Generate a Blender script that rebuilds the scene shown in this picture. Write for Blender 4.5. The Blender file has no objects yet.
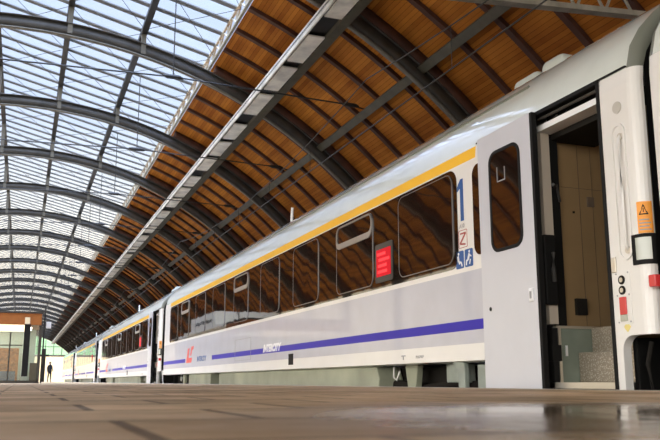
import bpy, math, random
from mathutils import Vector, Matrix
random.seed(7)
sc = bpy.context.scene
C = sc.collection
PI = math.pi

# ------------------------------------------------------------------ camera
F_PX = 810.0
TH = math.atan((381.5 - 220) / F_PX)
YAW = math.atan((330 - 20.0) / math.hypot(F_PX, 161.5))
cam_d = bpy.data.cameras.new('camera')
cam = bpy.data.objects.new('camera', cam_d); C.objects.link(cam)
cam.location = (0, 0, .063)
cam.rotation_euler = (PI / 2 + TH, 0, -YAW)
cam_d.sensor_width = 36.0
cam_d.lens = 36.0 * F_PX / 660.0
cam_d.clip_start = .02; cam_d.clip_end = 2000
cam_d.dof.use_dof = True
cam_d.dof.focus_distance = 8.0
cam_d.dof.aperture_fstop = 7.0
sc.camera = cam

# ------------------------------------------------------------------ world: overcast sky, brightest behind the left shoulder
wd = bpy.data.worlds.new('sky'); sc.world = wd; wd.use_nodes = True
nt = wd.node_tree; nt.nodes.clear()
N, L = nt.nodes.new, nt.links.new
out = N('ShaderNodeOutputWorld'); bg = N('ShaderNodeBackground'); L(bg.outputs[0], out.inputs[0])
tc = N('ShaderNodeTexCoord'); sep = N('ShaderNodeSeparateXYZ'); L(tc.outputs['Generated'], sep.inputs[0])
rp = N('ShaderNodeValToRGB'); L(sep.outputs['Z'], rp.inputs[0])
e = rp.color_ramp.elements
e[0].position = 0.0; e[0].color = (1.7, 1.38, .88, 1)
e[1].position = .5; e[1].color = (.46, .58, .86, 1)
x = e.new(.13); x.color = (1.45, 1.25, .90, 1)
x = e.new(.22); x.color = (.80, .80, .76, 1)
x = e.new(.30); x.color = (.55, .64, .82, 1)
dt = N('ShaderNodeVectorMath'); dt.operation = 'DOT_PRODUCT'; L(tc.outputs['Generated'], dt.inputs[0])
dt.inputs[1].default_value = Vector((-.86, -.40, .38)).normalized()
mr = N('ShaderNodeMapRange'); mr.interpolation_type = 'SMOOTHSTEP'; L(dt.outputs['Value'], mr.inputs[0])
mr.inputs[1].default_value = .25; mr.inputs[2].default_value = .98; mr.inputs[3].default_value = 0; mr.inputs[4].default_value = 3.4
mx = N('ShaderNodeMix'); mx.data_type = 'RGBA'; mx.blend_type = 'ADD'; mx.inputs[0].default_value = 1.0
sc2 = N('ShaderNodeVectorMath'); sc2.operation = 'SCALE'; sc2.inputs[0].default_value = (1.0, .98, .95); L(mr.outputs[0], sc2.inputs[3])
zf = N('ShaderNodeMapRange'); zf.interpolation_type = 'SMOOTHSTEP'; L(sep.outputs['Z'], zf.inputs[0])
zf.inputs[1].default_value = .42; zf.inputs[2].default_value = .85; zf.inputs[3].default_value = 1; zf.inputs[4].default_value = 12
zs_ = N('ShaderNodeVectorMath'); zs_.operation = 'SCALE'; L(rp.outputs[0], zs_.inputs[0]); L(zf.outputs[0], zs_.inputs[3])
L(zs_.outputs[0], mx.inputs[6]); L(sc2.outputs[0], mx.inputs[7]); L(mx.outputs[2], bg.inputs[0])
bg.inputs[1].default_value = 1.15
sc.view_settings.view_transform = 'Standard'; sc.view_settings.look = 'None'
sc.view_settings.gamma = 1; sc.view_settings.use_curve_mapping = False
sc.view_settings.exposure = 0.08
sc.cycles.max_bounces = 10; sc.cycles.transparent_max_bounces = 24
sc.cycles.diffuse_bounces = 5; sc.cycles.sample_clamp_indirect = 6.0

# ------------------------------------------------------------------ materials
def mat(name, col, rough=.5, metal=0, spec=.5, coat=0, var=0, vscale=6, bump=0, bscale=30, vstretch=(1, 1, 1), emit=0):
    m = bpy.data.materials.new(name); m.use_nodes = True
    t = m.node_tree; b = t.nodes['Principled BSDF']
    b.inputs['Base Color'].default_value = (*col, 1); b.inputs['Roughness'].default_value = rough
    b.inputs['Metallic'].default_value = metal; b.inputs['Specular IOR Level'].default_value = spec
    b.inputs['Coat Weight'].default_value = coat; b.inputs['Coat Roughness'].default_value = .04
    if emit:
        b.inputs['Emission Color'].default_value = (*col, 1); b.inputs['Emission Strength'].default_value = emit
    if var or bump:
        g = t.nodes.new('ShaderNodeTexCoord'); mp = t.nodes.new('ShaderNodeMapping'); mp.inputs[3].default_value = vstretch
        t.links.new(g.outputs['Object'], mp.inputs[0])
    if var:
        n = t.nodes.new('ShaderNodeTexNoise'); n.inputs['Scale'].default_value = vscale; n.inputs['Detail'].default_value = 5
        t.links.new(mp.outputs[0], n.inputs[0])
        r = t.nodes.new('ShaderNodeMapRange'); r.inputs[1].default_value = .3; r.inputs[2].default_value = .7
        r.inputs[3].default_value = 1 - var; r.inputs[4].default_value = 1 + var
        t.links.new(n.outputs[0], r.inputs[0])
        s = t.nodes.new('ShaderNodeVectorMath'); s.operation = 'SCALE'; s.inputs[0].default_value = col
        t.links.new(r.outputs[0], s.inputs[3]); t.links.new(s.outputs[0], b.inputs['Base Color'])
    if bump:
        n = t.nodes.new('ShaderNodeTexNoise'); n.inputs['Scale'].default_value = bscale
        t.links.new(mp.outputs[0], n.inputs[0])
        k = t.nodes.new('ShaderNodeBump'); k.inputs['Strength'].default_value = bump; k.inputs['Distance'].default_value = .02
        t.links.new(n.outputs[0], k.inputs['Height']); t.links.new(k.outputs[0], b.inputs['Normal'])
    return m

def glass_roof(name, tint, dirt):
    m = bpy.data.materials.new(name); m.use_nodes = True
    t = m.node_tree; t.nodes.clear(); n, l = t.nodes.new, t.links.new
    o = n('ShaderNodeOutputMaterial'); tr = n('ShaderNodeBsdfTransparent'); tr.inputs[0].default_value = (*tint, 1)
    tl = n('ShaderNodeBsdfTranslucent'); tl.inputs[0].default_value = (.8, .78, .7, 1)
    gl = n('ShaderNodeBsdfGlossy'); gl.inputs[1].default_value = .05
    m1 = n('ShaderNodeMixShader'); m1.inputs[0].default_value = dirt
    m2 = n('ShaderNodeMixShader'); m2.inputs[0].default_value = .05
    l(tr.outputs[0], m1.inputs[1]); l(tl.outputs[0], m1.inputs[2]); l(m1.outputs[0], m2.inputs[1]); l(gl.outputs[0], m2.inputs[2])
    l(m2.outputs[0], o.inputs[0])
    return m

def plank_mat():
    m = mat('vault_boards', (.5, .22, .06), .7, spec=.06)
    t = m.node_tree; n, l = t.nodes.new, t.links.new; b = t.nodes['Principled BSDF']
    uv = n('ShaderNodeTexCoord'); sp = n('ShaderNodeSeparateXYZ'); l(uv.outputs['UV'], sp.inputs[0])
    ml = n('ShaderNodeMath'); ml.operation = 'MULTIPLY'; ml.inputs[1].default_value = 1 / .16; l(sp.outputs['Y'], ml.inputs[0])
    fl = n('ShaderNodeMath'); fl.operation = 'FLOOR'; l(ml.outputs[0], fl.inputs[0])
    fr = n('ShaderNodeMath'); fr.operation = 'FRACT'; l(ml.outputs[0], fr.inputs[0])
    wn = n('ShaderNodeTexWhiteNoise'); wn.noise_dimensions = '1D'; l(fl.outputs[0], wn.inputs['W'])
    ns = n('ShaderNodeTexNoise'); ns.inputs['Scale'].default_value = .45; ns.inputs['Detail'].default_value = 6; l(uv.outputs['UV'], ns.inputs[0])
    ad = n('ShaderNodeMath'); ad.operation = 'MULTIPLY_ADD'; ad.inputs[1].default_value = .4; l(wn.outputs[0], ad.inputs[0]); l(ns.outputs[0], ad.inputs[2])
    r = n('ShaderNodeValToRGB'); l(ad.outputs[0], r.inputs[0])
    r.color_ramp.elements[0].position = .35; r.color_ramp.elements[0].color = (.23, .068, .012, 1)
    r.color_ramp.elements[1].position = .95; r.color_ramp.elements[1].color = (.52, .195, .030, 1)
    gp = n('ShaderNodeMath'); gp.operation = 'GREATER_THAN'; gp.inputs[1].default_value = .08; l(fr.outputs[0], gp.inputs[0])
    mr = n('ShaderNodeMapRange'); mr.inputs[3].default_value = .35; mr.inputs[4].default_value = 1; l(gp.outputs[0], mr.inputs[0])
    s = n('ShaderNodeVectorMath'); s.operation = 'SCALE'; l(r.outputs[0], s.inputs[0]); l(mr.outputs[0], s.inputs[3])
    l(s.outputs[0], b.inputs['Base Color'])
    return m

def floor_mat():
    m = mat('brown_paving', (.3, .22, .15), .25, spec=.1)
    t = m.node_tree; n, l = t.nodes.new, t.links.new; b = t.nodes['Principled BSDF']
    g = n('ShaderNodeTexCoord')
    mp = n('ShaderNodeMapping'); mp.inputs[2].default_value = (0, 0, 0); mp.inputs[1].default_value = (.1, .1, 0); l(g.outputs['Object'], mp.inputs[0])
    br = n('ShaderNodeTexBrick'); br.offset = .5; br.inputs['Scale'].default_value = 1.0
    br.inputs['Brick Width'].default_value = .5; br.inputs['Row Height'].default_value = .5; br.inputs['Mortar Size'].default_value = .014
    br.inputs['Mortar Smooth'].default_value = .4
    br.inputs['Color1'].default_value = (.80, .58, .34, 1); br.inputs['Color2'].default_value = (.55, .37, .20, 1); br.inputs['Mortar'].default_value = (.24, .16, .09, 1)
    l(mp.outputs[0], br.inputs[0])
    ns = n('ShaderNodeTexNoise'); ns.inputs['Scale'].default_value = 1.3; ns.inputs['Detail'].default_value = 8; ns.inputs['Roughness'].default_value = .68; l(mp.outputs[0], ns.inputs[0])
    # wet, worn patch in front of the open door
    vd = n('ShaderNodeVectorMath'); vd.operation = 'DISTANCE'; vd.inputs[1].default_value = (1.35, 1.15, 0); l(g.outputs['Object'], vd.inputs[0])
    wt = n('ShaderNodeMapRange'); wt.interpolation_type = 'SMOOTHSTEP'; wt.inputs[1].default_value = .5; wt.inputs[2].default_value = 1.35; wt.inputs[3].default_value = 1; wt.inputs[4].default_value = 0; l(vd.outputs['Value'], wt.inputs[0])
    wm = n('ShaderNodeMath'); wm.operation = 'MULTIPLY_ADD'; wm.inputs[1].default_value = 1.8; wm.inputs[2].default_value = -.95; l(ns.outputs[0], wm.inputs[0])
    wa = n('ShaderNodeMath'); wa.operation = 'ADD'; wa.use_clamp = True; l(wt.outputs[0], wa.inputs[0]); l(wm.outputs[0], wa.inputs[1])
    r = n('ShaderNodeMapRange'); r.inputs[1].default_value = .3; r.inputs[2].default_value = .7; r.inputs[3].default_value = .5; r.inputs[4].default_value = 1.4; l(ns.outputs[0], r.inputs[0])
    wk = n('ShaderNodeMapRange'); wk.inputs[3].default_value = 1; wk.inputs[4].default_value = .38; l(wa.outputs[0], wk.inputs[0])
    mm = n('ShaderNodeMath'); mm.operation = 'MULTIPLY'; l(r.outputs[0], mm.inputs[0]); l(wk.outputs[0], mm.inputs[1])
    s = n('ShaderNodeVectorMath'); s.operation = 'SCALE'; l(br.outputs['Color'], s.inputs[0]); l(mm.outputs[0], s.inputs[3]); l(s.outputs[0], b.inputs['Base Color'])
    r2 = n('ShaderNodeMapRange'); r2.inputs[3].default_value = .5; r2.inputs[4].default_value = .09; l(wa.outputs[0], r2.inputs[0]); l(r2.outputs[0], b.inputs['Roughness'])
    r4 = n('ShaderNodeMapRange'); r4.inputs[3].default_value = .03; r4.inputs[4].default_value = .5; l(wa.outputs[0], r4.inputs[0]); l(r4.outputs[0], b.inputs['Specular IOR Level'])
    n3 = n('ShaderNodeTexNoise'); n3.inputs['Scale'].default_value = 9; n3.inputs['Detail'].default_value = 4; l(mp.outputs[0], n3.inputs[0])
    ma = n('ShaderNodeMath'); ma.operation = 'MULTIPLY_ADD'; ma.inputs[1].default_value = -.8; l(br.outputs['Fac'], ma.inputs[0]); l(n3.outputs[0], ma.inputs[2])
    k = n('ShaderNodeBump'); k.inputs['Strength'].default_value = .35; k.inputs['Distance'].default_value = .008; l(ma.outputs[0], k.inputs['Height']); l(k.outputs[0], b.inputs['Normal'])
    return m

def band_glass(name, col, bump):
    m = mat(name, col, .03, spec=.9)
    t = m.node_tree; n, l = t.nodes.new, t.links.new; b = t.nodes['Principled BSDF']
    b.inputs['IOR'].default_value = 1.75
    g = n('ShaderNodeTexCoord'); ns = n('ShaderNodeTexNoise'); ns.inputs['Scale'].default_value = 1.5; ns.inputs['Detail'].default_value = 1
    l(g.outputs['Object'], ns.inputs[0])
    k = n('ShaderNodeBump'); k.inputs['Strength'].default_value = bump; k.inputs['Distance'].default_value = .035; l(ns.outputs[0], k.inputs['Height']); l(k.outputs[0], b.inputs['Normal'])
    return m

def tread_mat():
    m = mat('tread_plate', (.42, .38, .31), .4, metal=.5)
    t = m.node_tree; n, l = t.nodes.new, t.links.new; b = t.nodes['Principled BSDF']
    g = n('ShaderNodeTexCoord'); v = n('ShaderNodeTexVoronoi'); v.inputs['Scale'].default_value = 62; l(g.outputs['Object'], v.inputs[0])
    r = n('ShaderNodeValToRGB'); l(v.outputs['Distance'], r.inputs[0])
    r.color_ramp.elements[0].color = (.80, .73, .60, 1); r.color_ramp.elements[1].color = (.36, .31, .24, 1); r.color_ramp.elements[1].position = .5
    l(r.outputs[0], b.inputs['Base Color'])
    k = n('ShaderNodeBump'); k.invert = True; k.inputs['Strength'].default_value = .5; k.inputs['Distance'].default_value = .006; l(v.outputs['Distance'], k.inputs['Height']); l(k.outputs[0], b.inputs['Normal'])
    return m

M = dict(
    boards=plank_mat(), floor=floor_mat(),
    steel=mat('dark_rib_steel', (.045, .041, .034), .55, var=.3, vscale=2),
    steel_flange=mat('rib_flange_steel', (.12, .11, .085), .5, var=.2, vscale=2),
    steel_pale=mat('pale_grey_steel', (.42, .40, .33), .55, var=.25, vscale=3),
    steel_black=mat('black_steel', (.02, .019, .018), .5),
    rafter=mat('dark_timber_rafter', (.065, .021, .009), .7, var=.3, vscale=2),
    olive=mat('olive_grey_steel', (.085, .075, .048), .6, var=.2, vscale=2),
    girder=mat('girder_panel_grey', (.84, .80, .70), .5, var=.25, vscale=1.5),
    bars=mat('glazing_bar_paint', (.15, .16, .17), .6),
    pane=glass_roof('roof_pane', (.84, .86, .88), .06),
    green_pane=glass_roof('green_end_pane', (.42, .85, .70), .1),
    clear=glass_roof('clear_pane', (.8, .84, .82), .05),
    brick=mat('dark_wall', (.16, .12, .09), .85, var=.3, vscale=3),
    gravel=mat('track_gravel', (.11, .095, .08), .95, var=.4, vscale=20, bump=.6, bscale=40),
    outside=mat('outside_paving', (.14, .12, .09), .8, var=.15, vscale=.5),
    coping=mat('platform_coping', (.62, .52, .38), .5, var=.2, vscale=4),
    rail=mat('rail_steel', (.3, .27, .24), .35, metal=.9),
    white=mat('coach_white', (.80, .79, .76), .32, coat=.3, var=.03, vscale=2),
    grey=mat('coach_grey', (.49, .50, .575), .3, coat=.4, var=.04, vscale=3),
    leaf=mat('door_leaf_grey', (.585, .60, .655), .32, coat=.3, var=.02, vscale=3),
    blue=mat('coach_blue', (.028, .018, .40), .4, spec=.25),
    yellow=mat('coach_yellow', (1.0, .56, .012), .3, coat=.35),
    roof=mat('coach_roof', (.74, .785, .735), .3, coat=1.0, var=.05, vscale=2.5, bump=.10, bscale=3),
    rim=mat('coach_roof_rim', (.19, .20, .165), .4, coat=.2),
    band=band_glass('window_band_glass', (.010, .006, .004), .035),
    glass=band_glass('window_glass', (.014, .007, .005), .06),
    frame=mat('window_frame_metal', (.26, .25, .25), .35, metal=.8),
    frame_pale=mat('hopper_frame_metal', (.42, .40, .37), .35, metal=.6),
    rubber=mat('black_rubber', (.010, .010, .010), .6, spec=.15),
    dark=mat('underframe_black', (.018, .016, .014), .8, spec=.15),
    tank=mat('underframe_olive', (.33, .35, .26), .5, var=.25, vscale=1.2),
    box=mat('underframe_green_grey', (.30, .34, .30), .5, var=.15, vscale=5),
    beige=mat('vestibule_panel', (.33, .225, .115), .45, var=.05, vscale=4),
    beige_l=mat('vestibule_pocket_panel', (.56, .50, .42), .45),
    sgreen=mat('step_well_green', (.20, .24, .20), .5, var=.1, vscale=6),
    tread=tread_mat(),
    alu=mat('sill_aluminium', (.62, .58, .5), .35, metal=.6),
    lampglass=mat('tail_lamp_glass', (.34, .37, .32), .15, coat=1),
    red=mat('signal_red', (.62, .018, .02), .35, coat=.3),
    redlogo=mat('logo_red', (.78, .10, .09), .4),
    notice=mat('notice_red', (.38, .06, .05), .5),
    lattice=mat('lattice_cream_paint', (.36, .335, .26), .5, var=.2, vscale=3),
    sensor=mat('sensor_grey', (.52, .50, .45), .4),
    vent=mat('roof_vent_grey', (.46, .48, .43), .5),
    led=mat('led_red', (.60, .006, .018), .5, spec=.1, emit=.28),
    ledtext=mat('led_text', (.95, .06, .07), .5, spec=.1, emit=.5),
    orange=mat('warning_orange', (.90, .36, .04), .45),
    blk=mat('print_black', (.012, .012, .012), .6, spec=.2),
    signblue=mat('sign_blue', (.010, .085, .31), .4),
    signwhite=mat('sign_white', (.85, .86, .88), .4),
    printgrey=mat('print_grey', (.35, .35, .36), .5),
    fascia=mat('kiosk_fascia_orange', (.33, .11, .02), .5, var=.1),
    cream=mat('kiosk_cream', (.82, .72, .52), .5),
    glowstrip=mat('glowing_cream_strip', (1.0, .86, .62), .5, emit=.7),  # cream with added glow, lifts the dim kiosk front
    lamp=mat('kiosk_fill_glow', (1.0, .95, .85), .5, emit=4),  # emission for the added fill panel in the kiosk
    mint=mat('kiosk_mint_wall', (.50, .62, .55), .6),
    goods=mat('kiosk_goods', (.70, .24, .05), .6, var=.5, vscale=9),
    goods2=mat('kiosk_goods_blue', (.12, .2, .34), .6, var=.3, vscale=9),
    facade=mat('pale_render_facade', (.85, .80, .66), .8, var=.05),
    pipe=mat('pipe_white', (.8, .8, .76), .4),
    skin=mat('person_skin', (.5, .3, .2), .6), cloth=mat('person_black_clothes', (.02, .02, .022), .85), hair=mat('person_dark_hair', (.03, .02, .015), .8),
)

# ------------------------------------------------------------------ mesh helpers
def rootloc(p):
    while p.parent: p = p.parent
    return Vector(p.location)

class MB:
    def __init__(s): s.v = []; s.f = []; s.m = []; s.uv = {}
    def face(s, pts, m=0, uv=None):
        i = len(s.v); s.v += [tuple(p) for p in pts]; s.f.append(tuple(range(i, i + len(pts)))); s.m.append(m)
        if uv: s.uv[len(s.f) - 1] = uv
    def box(s, x0, x1, y0, y1, z0, z1, m=0):
        i = len(s.v)
        s.v += [(x0, y0, z0), (x1, y0, z0), (x1, y1, z0), (x0, y1, z0), (x0, y0, z1), (x1, y0, z1), (x1, y1, z1), (x0, y1, z1)]
        for q in ((0, 3, 2, 1), (4, 5, 6, 7), (0, 1, 5, 4), (1, 2, 6, 5), (2, 3, 7, 6), (3, 0, 4, 7)):
            s.f.append(tuple(i + k for k in q)); s.m.append(m)
        return s
    def bar(s, a, b, w, d, up=(0, 0, 1), m=0):          # rectangular bar from a to b
        a, b = Vector(a), Vector(b); t = (b - a).normalized(); u = Vector(up); sd = t.cross(u)
        if sd.length < 1e-4: sd = t.cross(Vector((1, 0, 0)))
        sd.normalize(); u = sd.cross(t)
        i = len(s.v)
        for p in (a, b):
            for (x, y) in ((-1, -1), (1, -1), (1, 1), (-1, 1)): s.v.append(tuple(p + sd * x * w / 2 + u * y * d / 2))
        for q in ((0, 3, 2, 1), (4, 5, 6, 7), (0, 1, 5, 4), (1, 2, 6, 5), (2, 3, 7, 6), (3, 0, 4, 7)):
            s.f.append(tuple(i + k for k in q)); s.m.append(m)
        return s
    def tube(s, pts, r, n=8, m=0, closed=False):
        pts = [Vector(p) for p in pts]; k = len(pts); i0 = len(s.v)
        for j, p in enumerate(pts):
            a = pts[(j - 1) % k] if (j or closed) else p; b = pts[(j + 1) % k] if (j < k - 1 or closed) else p
            t = (b - a).normalized(); u = t.cross(Vector((0, 0, 1)))
            if u.length < 1e-3: u = t.cross(Vector((1, 0, 0)))
            u.normalize(); w = t.cross(u)
            rr = r[j] if isinstance(r, (list, tuple)) else r
            for q in range(n):
                an = 2 * PI * q / n; s.v.append(tuple(p + u * math.cos(an) * rr + w * math.sin(an) * rr))
        for j in range(k if closed else k - 1):
            for q in range(n):
                a, b = i0 + j * n, i0 + ((j + 1) % k) * n
                s.f.append((a + q, a + (q + 1) % n, b + (q + 1) % n, b + q)); s.m.append(m)
        if not closed:
            s.f.append(tuple(i0 + q for q in range(n))[::-1]); s.m.append(m)
            s.f.append(tuple(i0 + (k - 1) * n + q for q in range(n))); s.m.append(m)
        return s
    def prism(s, poly, x0, x1, m=0):                     # polygon in (y,z) extruded along x
        n = len(poly); i = len(s.v)
        s.v += [(x0, y, z) for y, z in poly] + [(x1, y, z) for y, z in poly]
        s.f.append(tuple(range(i, i + n))); s.m.append(m); s.f.append(tuple(range(i + n, i + 2 * n))[::-1]); s.m.append(m)
        for k in range(n):
            s.f.append((i + k, i + n + k, i + n + (k + 1) % n, i + (k + 1) % n)); s.m.append(m)
        return s
    def ring(s, outer, inner, x0, x1, m=0):              # frame between two equally long (y,z) loops
        n = len(outer); i = len(s.v)
        for x in (x0, x1):
            s.v += [(x, y, z) for y, z in outer] + [(x, y, z) for y, z in inner]
        o0, i0, o1, i1 = i, i + n, i + 2 * n, i + 3 * n
        for k in range(n):
            j = (k + 1) % n
            for q in ((o0 + k, o0 + j, i0 + j, i0 + k), (o1 + k, i1 + k, i1 + j, o1 + j), (o0 + k, o1 + k, o1 + j, o0 + j), (i0 + k, i0 + j, i1 + j, i1 + k)):
                s.f.append(q); s.m.append(m)
        return s
    def build(s, name, mats, parent=None, bevel=0, smooth=False, loc=None):
        if not isinstance(mats, (list, tuple)): mats = [mats]
        off = rootloc(parent) if parent else Vector(loc or (0, 0, 0))
        me = bpy.data.meshes.new(name)
        me.from_pydata([tuple(Vector(p) - off) for p in s.v], [], s.f); me.update()
        for mm in mats: me.materials.append(mm)
        for p, mi in zip(me.polygons, s.m): p.material_index = mi; p.use_smooth = smooth
        if s.uv:
            ul = me.uv_layers.new(name='UVMap')
            for p in me.polygons:
                if p.index in s.uv:
                    for li, c in zip(p.loop_indices, s.uv[p.index]): ul.data[li].uv = c
        import bmesh
        bm = bmesh.new(); bm.from_mesh(me); bmesh.ops.remove_doubles(bm, verts=bm.verts, dist=1e-5); bmesh.ops.recalc_face_normals(bm, faces=bm.faces); bm.to_mesh(me); bm.free()
        o = bpy.data.objects.new(name, me); C.objects.link(o)
        if parent: o.parent = parent
        else: o.location = off
        if bevel:
            b = o.modifiers.new('bevel', 'BEVEL'); b.width = bevel; b.segments = 2; b.limit_method = 'ANGLE'; b.angle_limit = .6
        return o

def rr(y0, y1, z0, z1, r, n=6):                          # rounded rectangle loop in (y,z)
    p = []
    for cy, cz, a0 in ((y1 - r, z1 - r, 0), (y0 + r, z1 - r, 90), (y0 + r, z0 + r, 180), (y1 - r, z0 + r, 270)):
        for k in range(n + 1):
            a = math.radians(a0 + 90 * k / n); p.append((cy + r * math.cos(a), cz + r * math.sin(a)))
    return p
def disc(y, z, r, n=20): return [(y + r * math.cos(2 * PI * k / n), z + r * math.sin(2 * PI * k / n)) for k in range(n)]

def tag(o, label, cat, group=None):
    o['label'] = label; o['category'] = cat
    if group: o['group'] = group
    return o
def thing(name, label, cat, loc, group=None):
    o = bpy.data.objects.new(name, None); C.objects.link(o); o.location = loc; o.empty_display_size = .3
    return tag(o, label, cat, group)
def struct(o): o['kind'] = 'structure'; return o
def copy_tree(o, parent=None):
    c = o.copy(); C.objects.link(c)
    if parent: c.parent = parent
    for ch in list(o.children): copy_tree(ch, c)
    return c
def text(s, name, mt, x, y, z, size, parent, bold=0, shear=0, width=1.0, ext=.0015):   # faces -X, reads towards -Y
    cu = bpy.data.curves.new(name, 'FONT'); cu.body = s; cu.size = size; cu.extrude = ext; cu.offset = bold; cu.shear = shear
    cu.align_x = 'CENTER'; cu.align_y = 'CENTER'
    t = bpy.data.objects.new(name, cu); C.objects.link(t)
    bpy.context.view_layer.update()
    me = bpy.data.meshes.new_from_object(t.evaluated_get(bpy.context.evaluated_depsgraph_get()))
    C.objects.unlink(t); bpy.data.objects.remove(t)
    off = rootloc(parent)
    for v in me.vertices:
        px, py, pz = v.co; v.co = Vector((x - pz, y - px * width, z + py)) - off
    me.materials.clear(); me.materials.append(mt); me.name = name
    o = bpy.data.objects.new(name, me); C.objects.link(o); o.parent = parent
    return o
ORD = ['first', 'second', 'third', 'fourth', 'fifth', 'sixth', 'seventh', 'eighth', 'ninth', 'tenth', 'eleventh', 'twelfth', 'thirteenth', 'fourteenth',
       'fifteenth', 'sixteenth', 'seventeenth', 'eighteenth', 'nineteenth', 'twentieth', 'twenty-first', 'twenty-second', 'twenty-third', 'twenty-fourth', 'twenty-fifth', 'twenty-sixth', 'twenty-seventh']

# ------------------------------------------------------------------ vault geometry
XC, R0, ZC = -.6, 20.5, -6.22
PITCH = 10.2
RIB_Y = [33.6 + PITCH * k for k in range(-1, 24)]
Y_BEG, Y_END = RIB_Y[0] - 2 * PITCH, RIB_Y[-1]
Y_BACK = Y_BEG - 3 * PITCH
def circ(a, r=R0): return XC + r * math.sin(a), ZC + r * math.cos(a)
def ang(x, r=R0): return math.asin((x - XC) / r)
X_EAVE = 7.03; HALF = X_EAVE - XC
X_SPRING = 15.2
WOOD = R0 + 1.0
A0, A1 = ang(X_EAVE + .08, WOOD), ang(X_SPRING)
XR = -2.1
def gable(x): return 14.5 + (X_EAVE - x) * .25 if x >= XR else 14.5 + (X_EAVE - XR) * .25 * (x - (XC - HALF)) / (XR - (XC - HALF))

# ---- floor, ground, tracks, walls
EDGE = 4.42
b = MB(); b.box(-16.2, EDGE - .5, -14, Y_END + 30, -.25, 0); f = struct(b.build('floor', M['floor']))
b = MB(); b.box(EDGE - .5, EDGE, -14, Y_END + 30, -.25, 0)
cp = struct(b.build('trim_1', M['coping'], bevel=.01))
b = MB(); b.box(EDGE - .12, EDGE - .02, -14, Y_END + 30, -1.0, -.25); struct(b.build('wall_platform', M['brick']))
b = MB(); b.box(-150, -16.6, -120, 520, -1.0, -.02); struct(b.build('ground', M['outside']))
b = MB(); b.face([(-150, -120, -1.02), (150, -120, -1.02), (150, 520, -1.02), (-150, 520, -1.02)]); struct(b.build('ground', M['gravel']))
for nm, xr in (('left', 5.3), ('right', 6.74)):
    b = MB(); b.box(xr - .035, xr + .035, -22, Y_END + 20, -.86, -.82); b.box(xr - .01, xr + .01, -22, Y_END + 20, -.96, -.86); b.box(xr - .07, xr + .07, -22, Y_END + 20, -1.0, -.96)
    tag(b.build('rail', M['rail']), 'steel running rail under the coaches on the %s' % ('platform side' if nm == 'left' else 'far side'), 'rail', 'rails under the train')
b = MB(); b.box(15.95, 16.3, Y_BEG - 16, Y_END, -1.0, 7.4); struct(b.build('wall_right', M['brick']))

# ---- timber vault sides with rafters
NB = len(RIB_Y) + 1
def vault_side(sgn):
    def pt(a, r, y):
        x, z = circ(a, r); return (XC + sgn * (x - XC), y, z)
    b = MB(); n = 26; ys = [Y_BEG] + [RIB_Y[0] - PITCH] + RIB_Y; r = WOOD
    for j in range(len(ys) - 1):
        for i in range(n):
            a, c = A0 + (A1 - A0) * i / n, A0 + (A1 - A0) * (i + 1) / n
            u0, u1 = a * r, c * r
            b.face([pt(a, r, ys[j]), pt(a, r, ys[j + 1]), pt(c, r, ys[j + 1]), pt(c, r, ys[j])], 0, [(ys[j], u0), (ys[j + 1], u0), (ys[j + 1], u1), (ys[j], u1)])
            b.face([pt(a, r + .12, ys[j]), pt(a, r + .12, ys[j + 1]), pt(c, r + .12, ys[j + 1]), pt(c, r + .12, ys[j])], 0, [(ys[j], u0), (ys[j + 1], u0), (ys[j + 1], u1), (ys[j], u1)])
    o = struct(b.build('ceiling', M['boards'], smooth=True))
    cnt = 0
    rm = None
    for j in range(len(ys) - 1):
        for q in range(4):
            if cnt >= 100: break
            y = ys[j] + PITCH * (q + 1) / 5
            if rm is None:
                b = MB(); y_first = y
                for i in range(n):
                    a, c = A0 + (A1 - A0) * i / n, A0 + (A1 - A0) * (i + 1) / n
                    P = [pt(a, r, y - .11), pt(a, R0 + .85, y - .11), pt(a, R0 + .85, y + .11), pt(a, r, y + .11)]
                    Q = [pt(c, r, y - .11), pt(c, R0 + .85, y - .11), pt(c, R0 + .85, y + .11), pt(c, r, y + .11)]
                    for k in range(3): b.face([P[k], P[k + 1], Q[k + 1], Q[k]])
                rm = b.build('rafter', M['rafter'], o)
            else:
                c = rm.copy(); C.objects.link(c); c.parent = o; c.location.y = y - y_first
            cnt += 1
    return o
vault_side(1); vault_side(-1)
b = MB(); am = ang(X_SPRING, WOOD)
for i in range(40):
    a, c = -am + 2 * am * i / 40, -am + 2 * am * (i + 1) / 40; r = WOOD
    b.face([(circ(a, r)[0], Y_BACK, circ(a, r)[1]), (circ(a, r)[0], RIB_Y[0] - .3 if abs(circ(a, r)[0] - XC) < HALF else Y_BEG, circ(a, r)[1]), (circ(c, r)[0], RIB_Y[0] - .3 if abs(circ(a, r)[0] - XC) < HALF else Y_BEG, circ(c, r)[1]), (circ(c, r)[0], Y_BACK, circ(c, r)[1])])
struct(b.build('ceiling', M['rafter']))  # closed vault out of view, added to darken the nearer timber and floor

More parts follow.
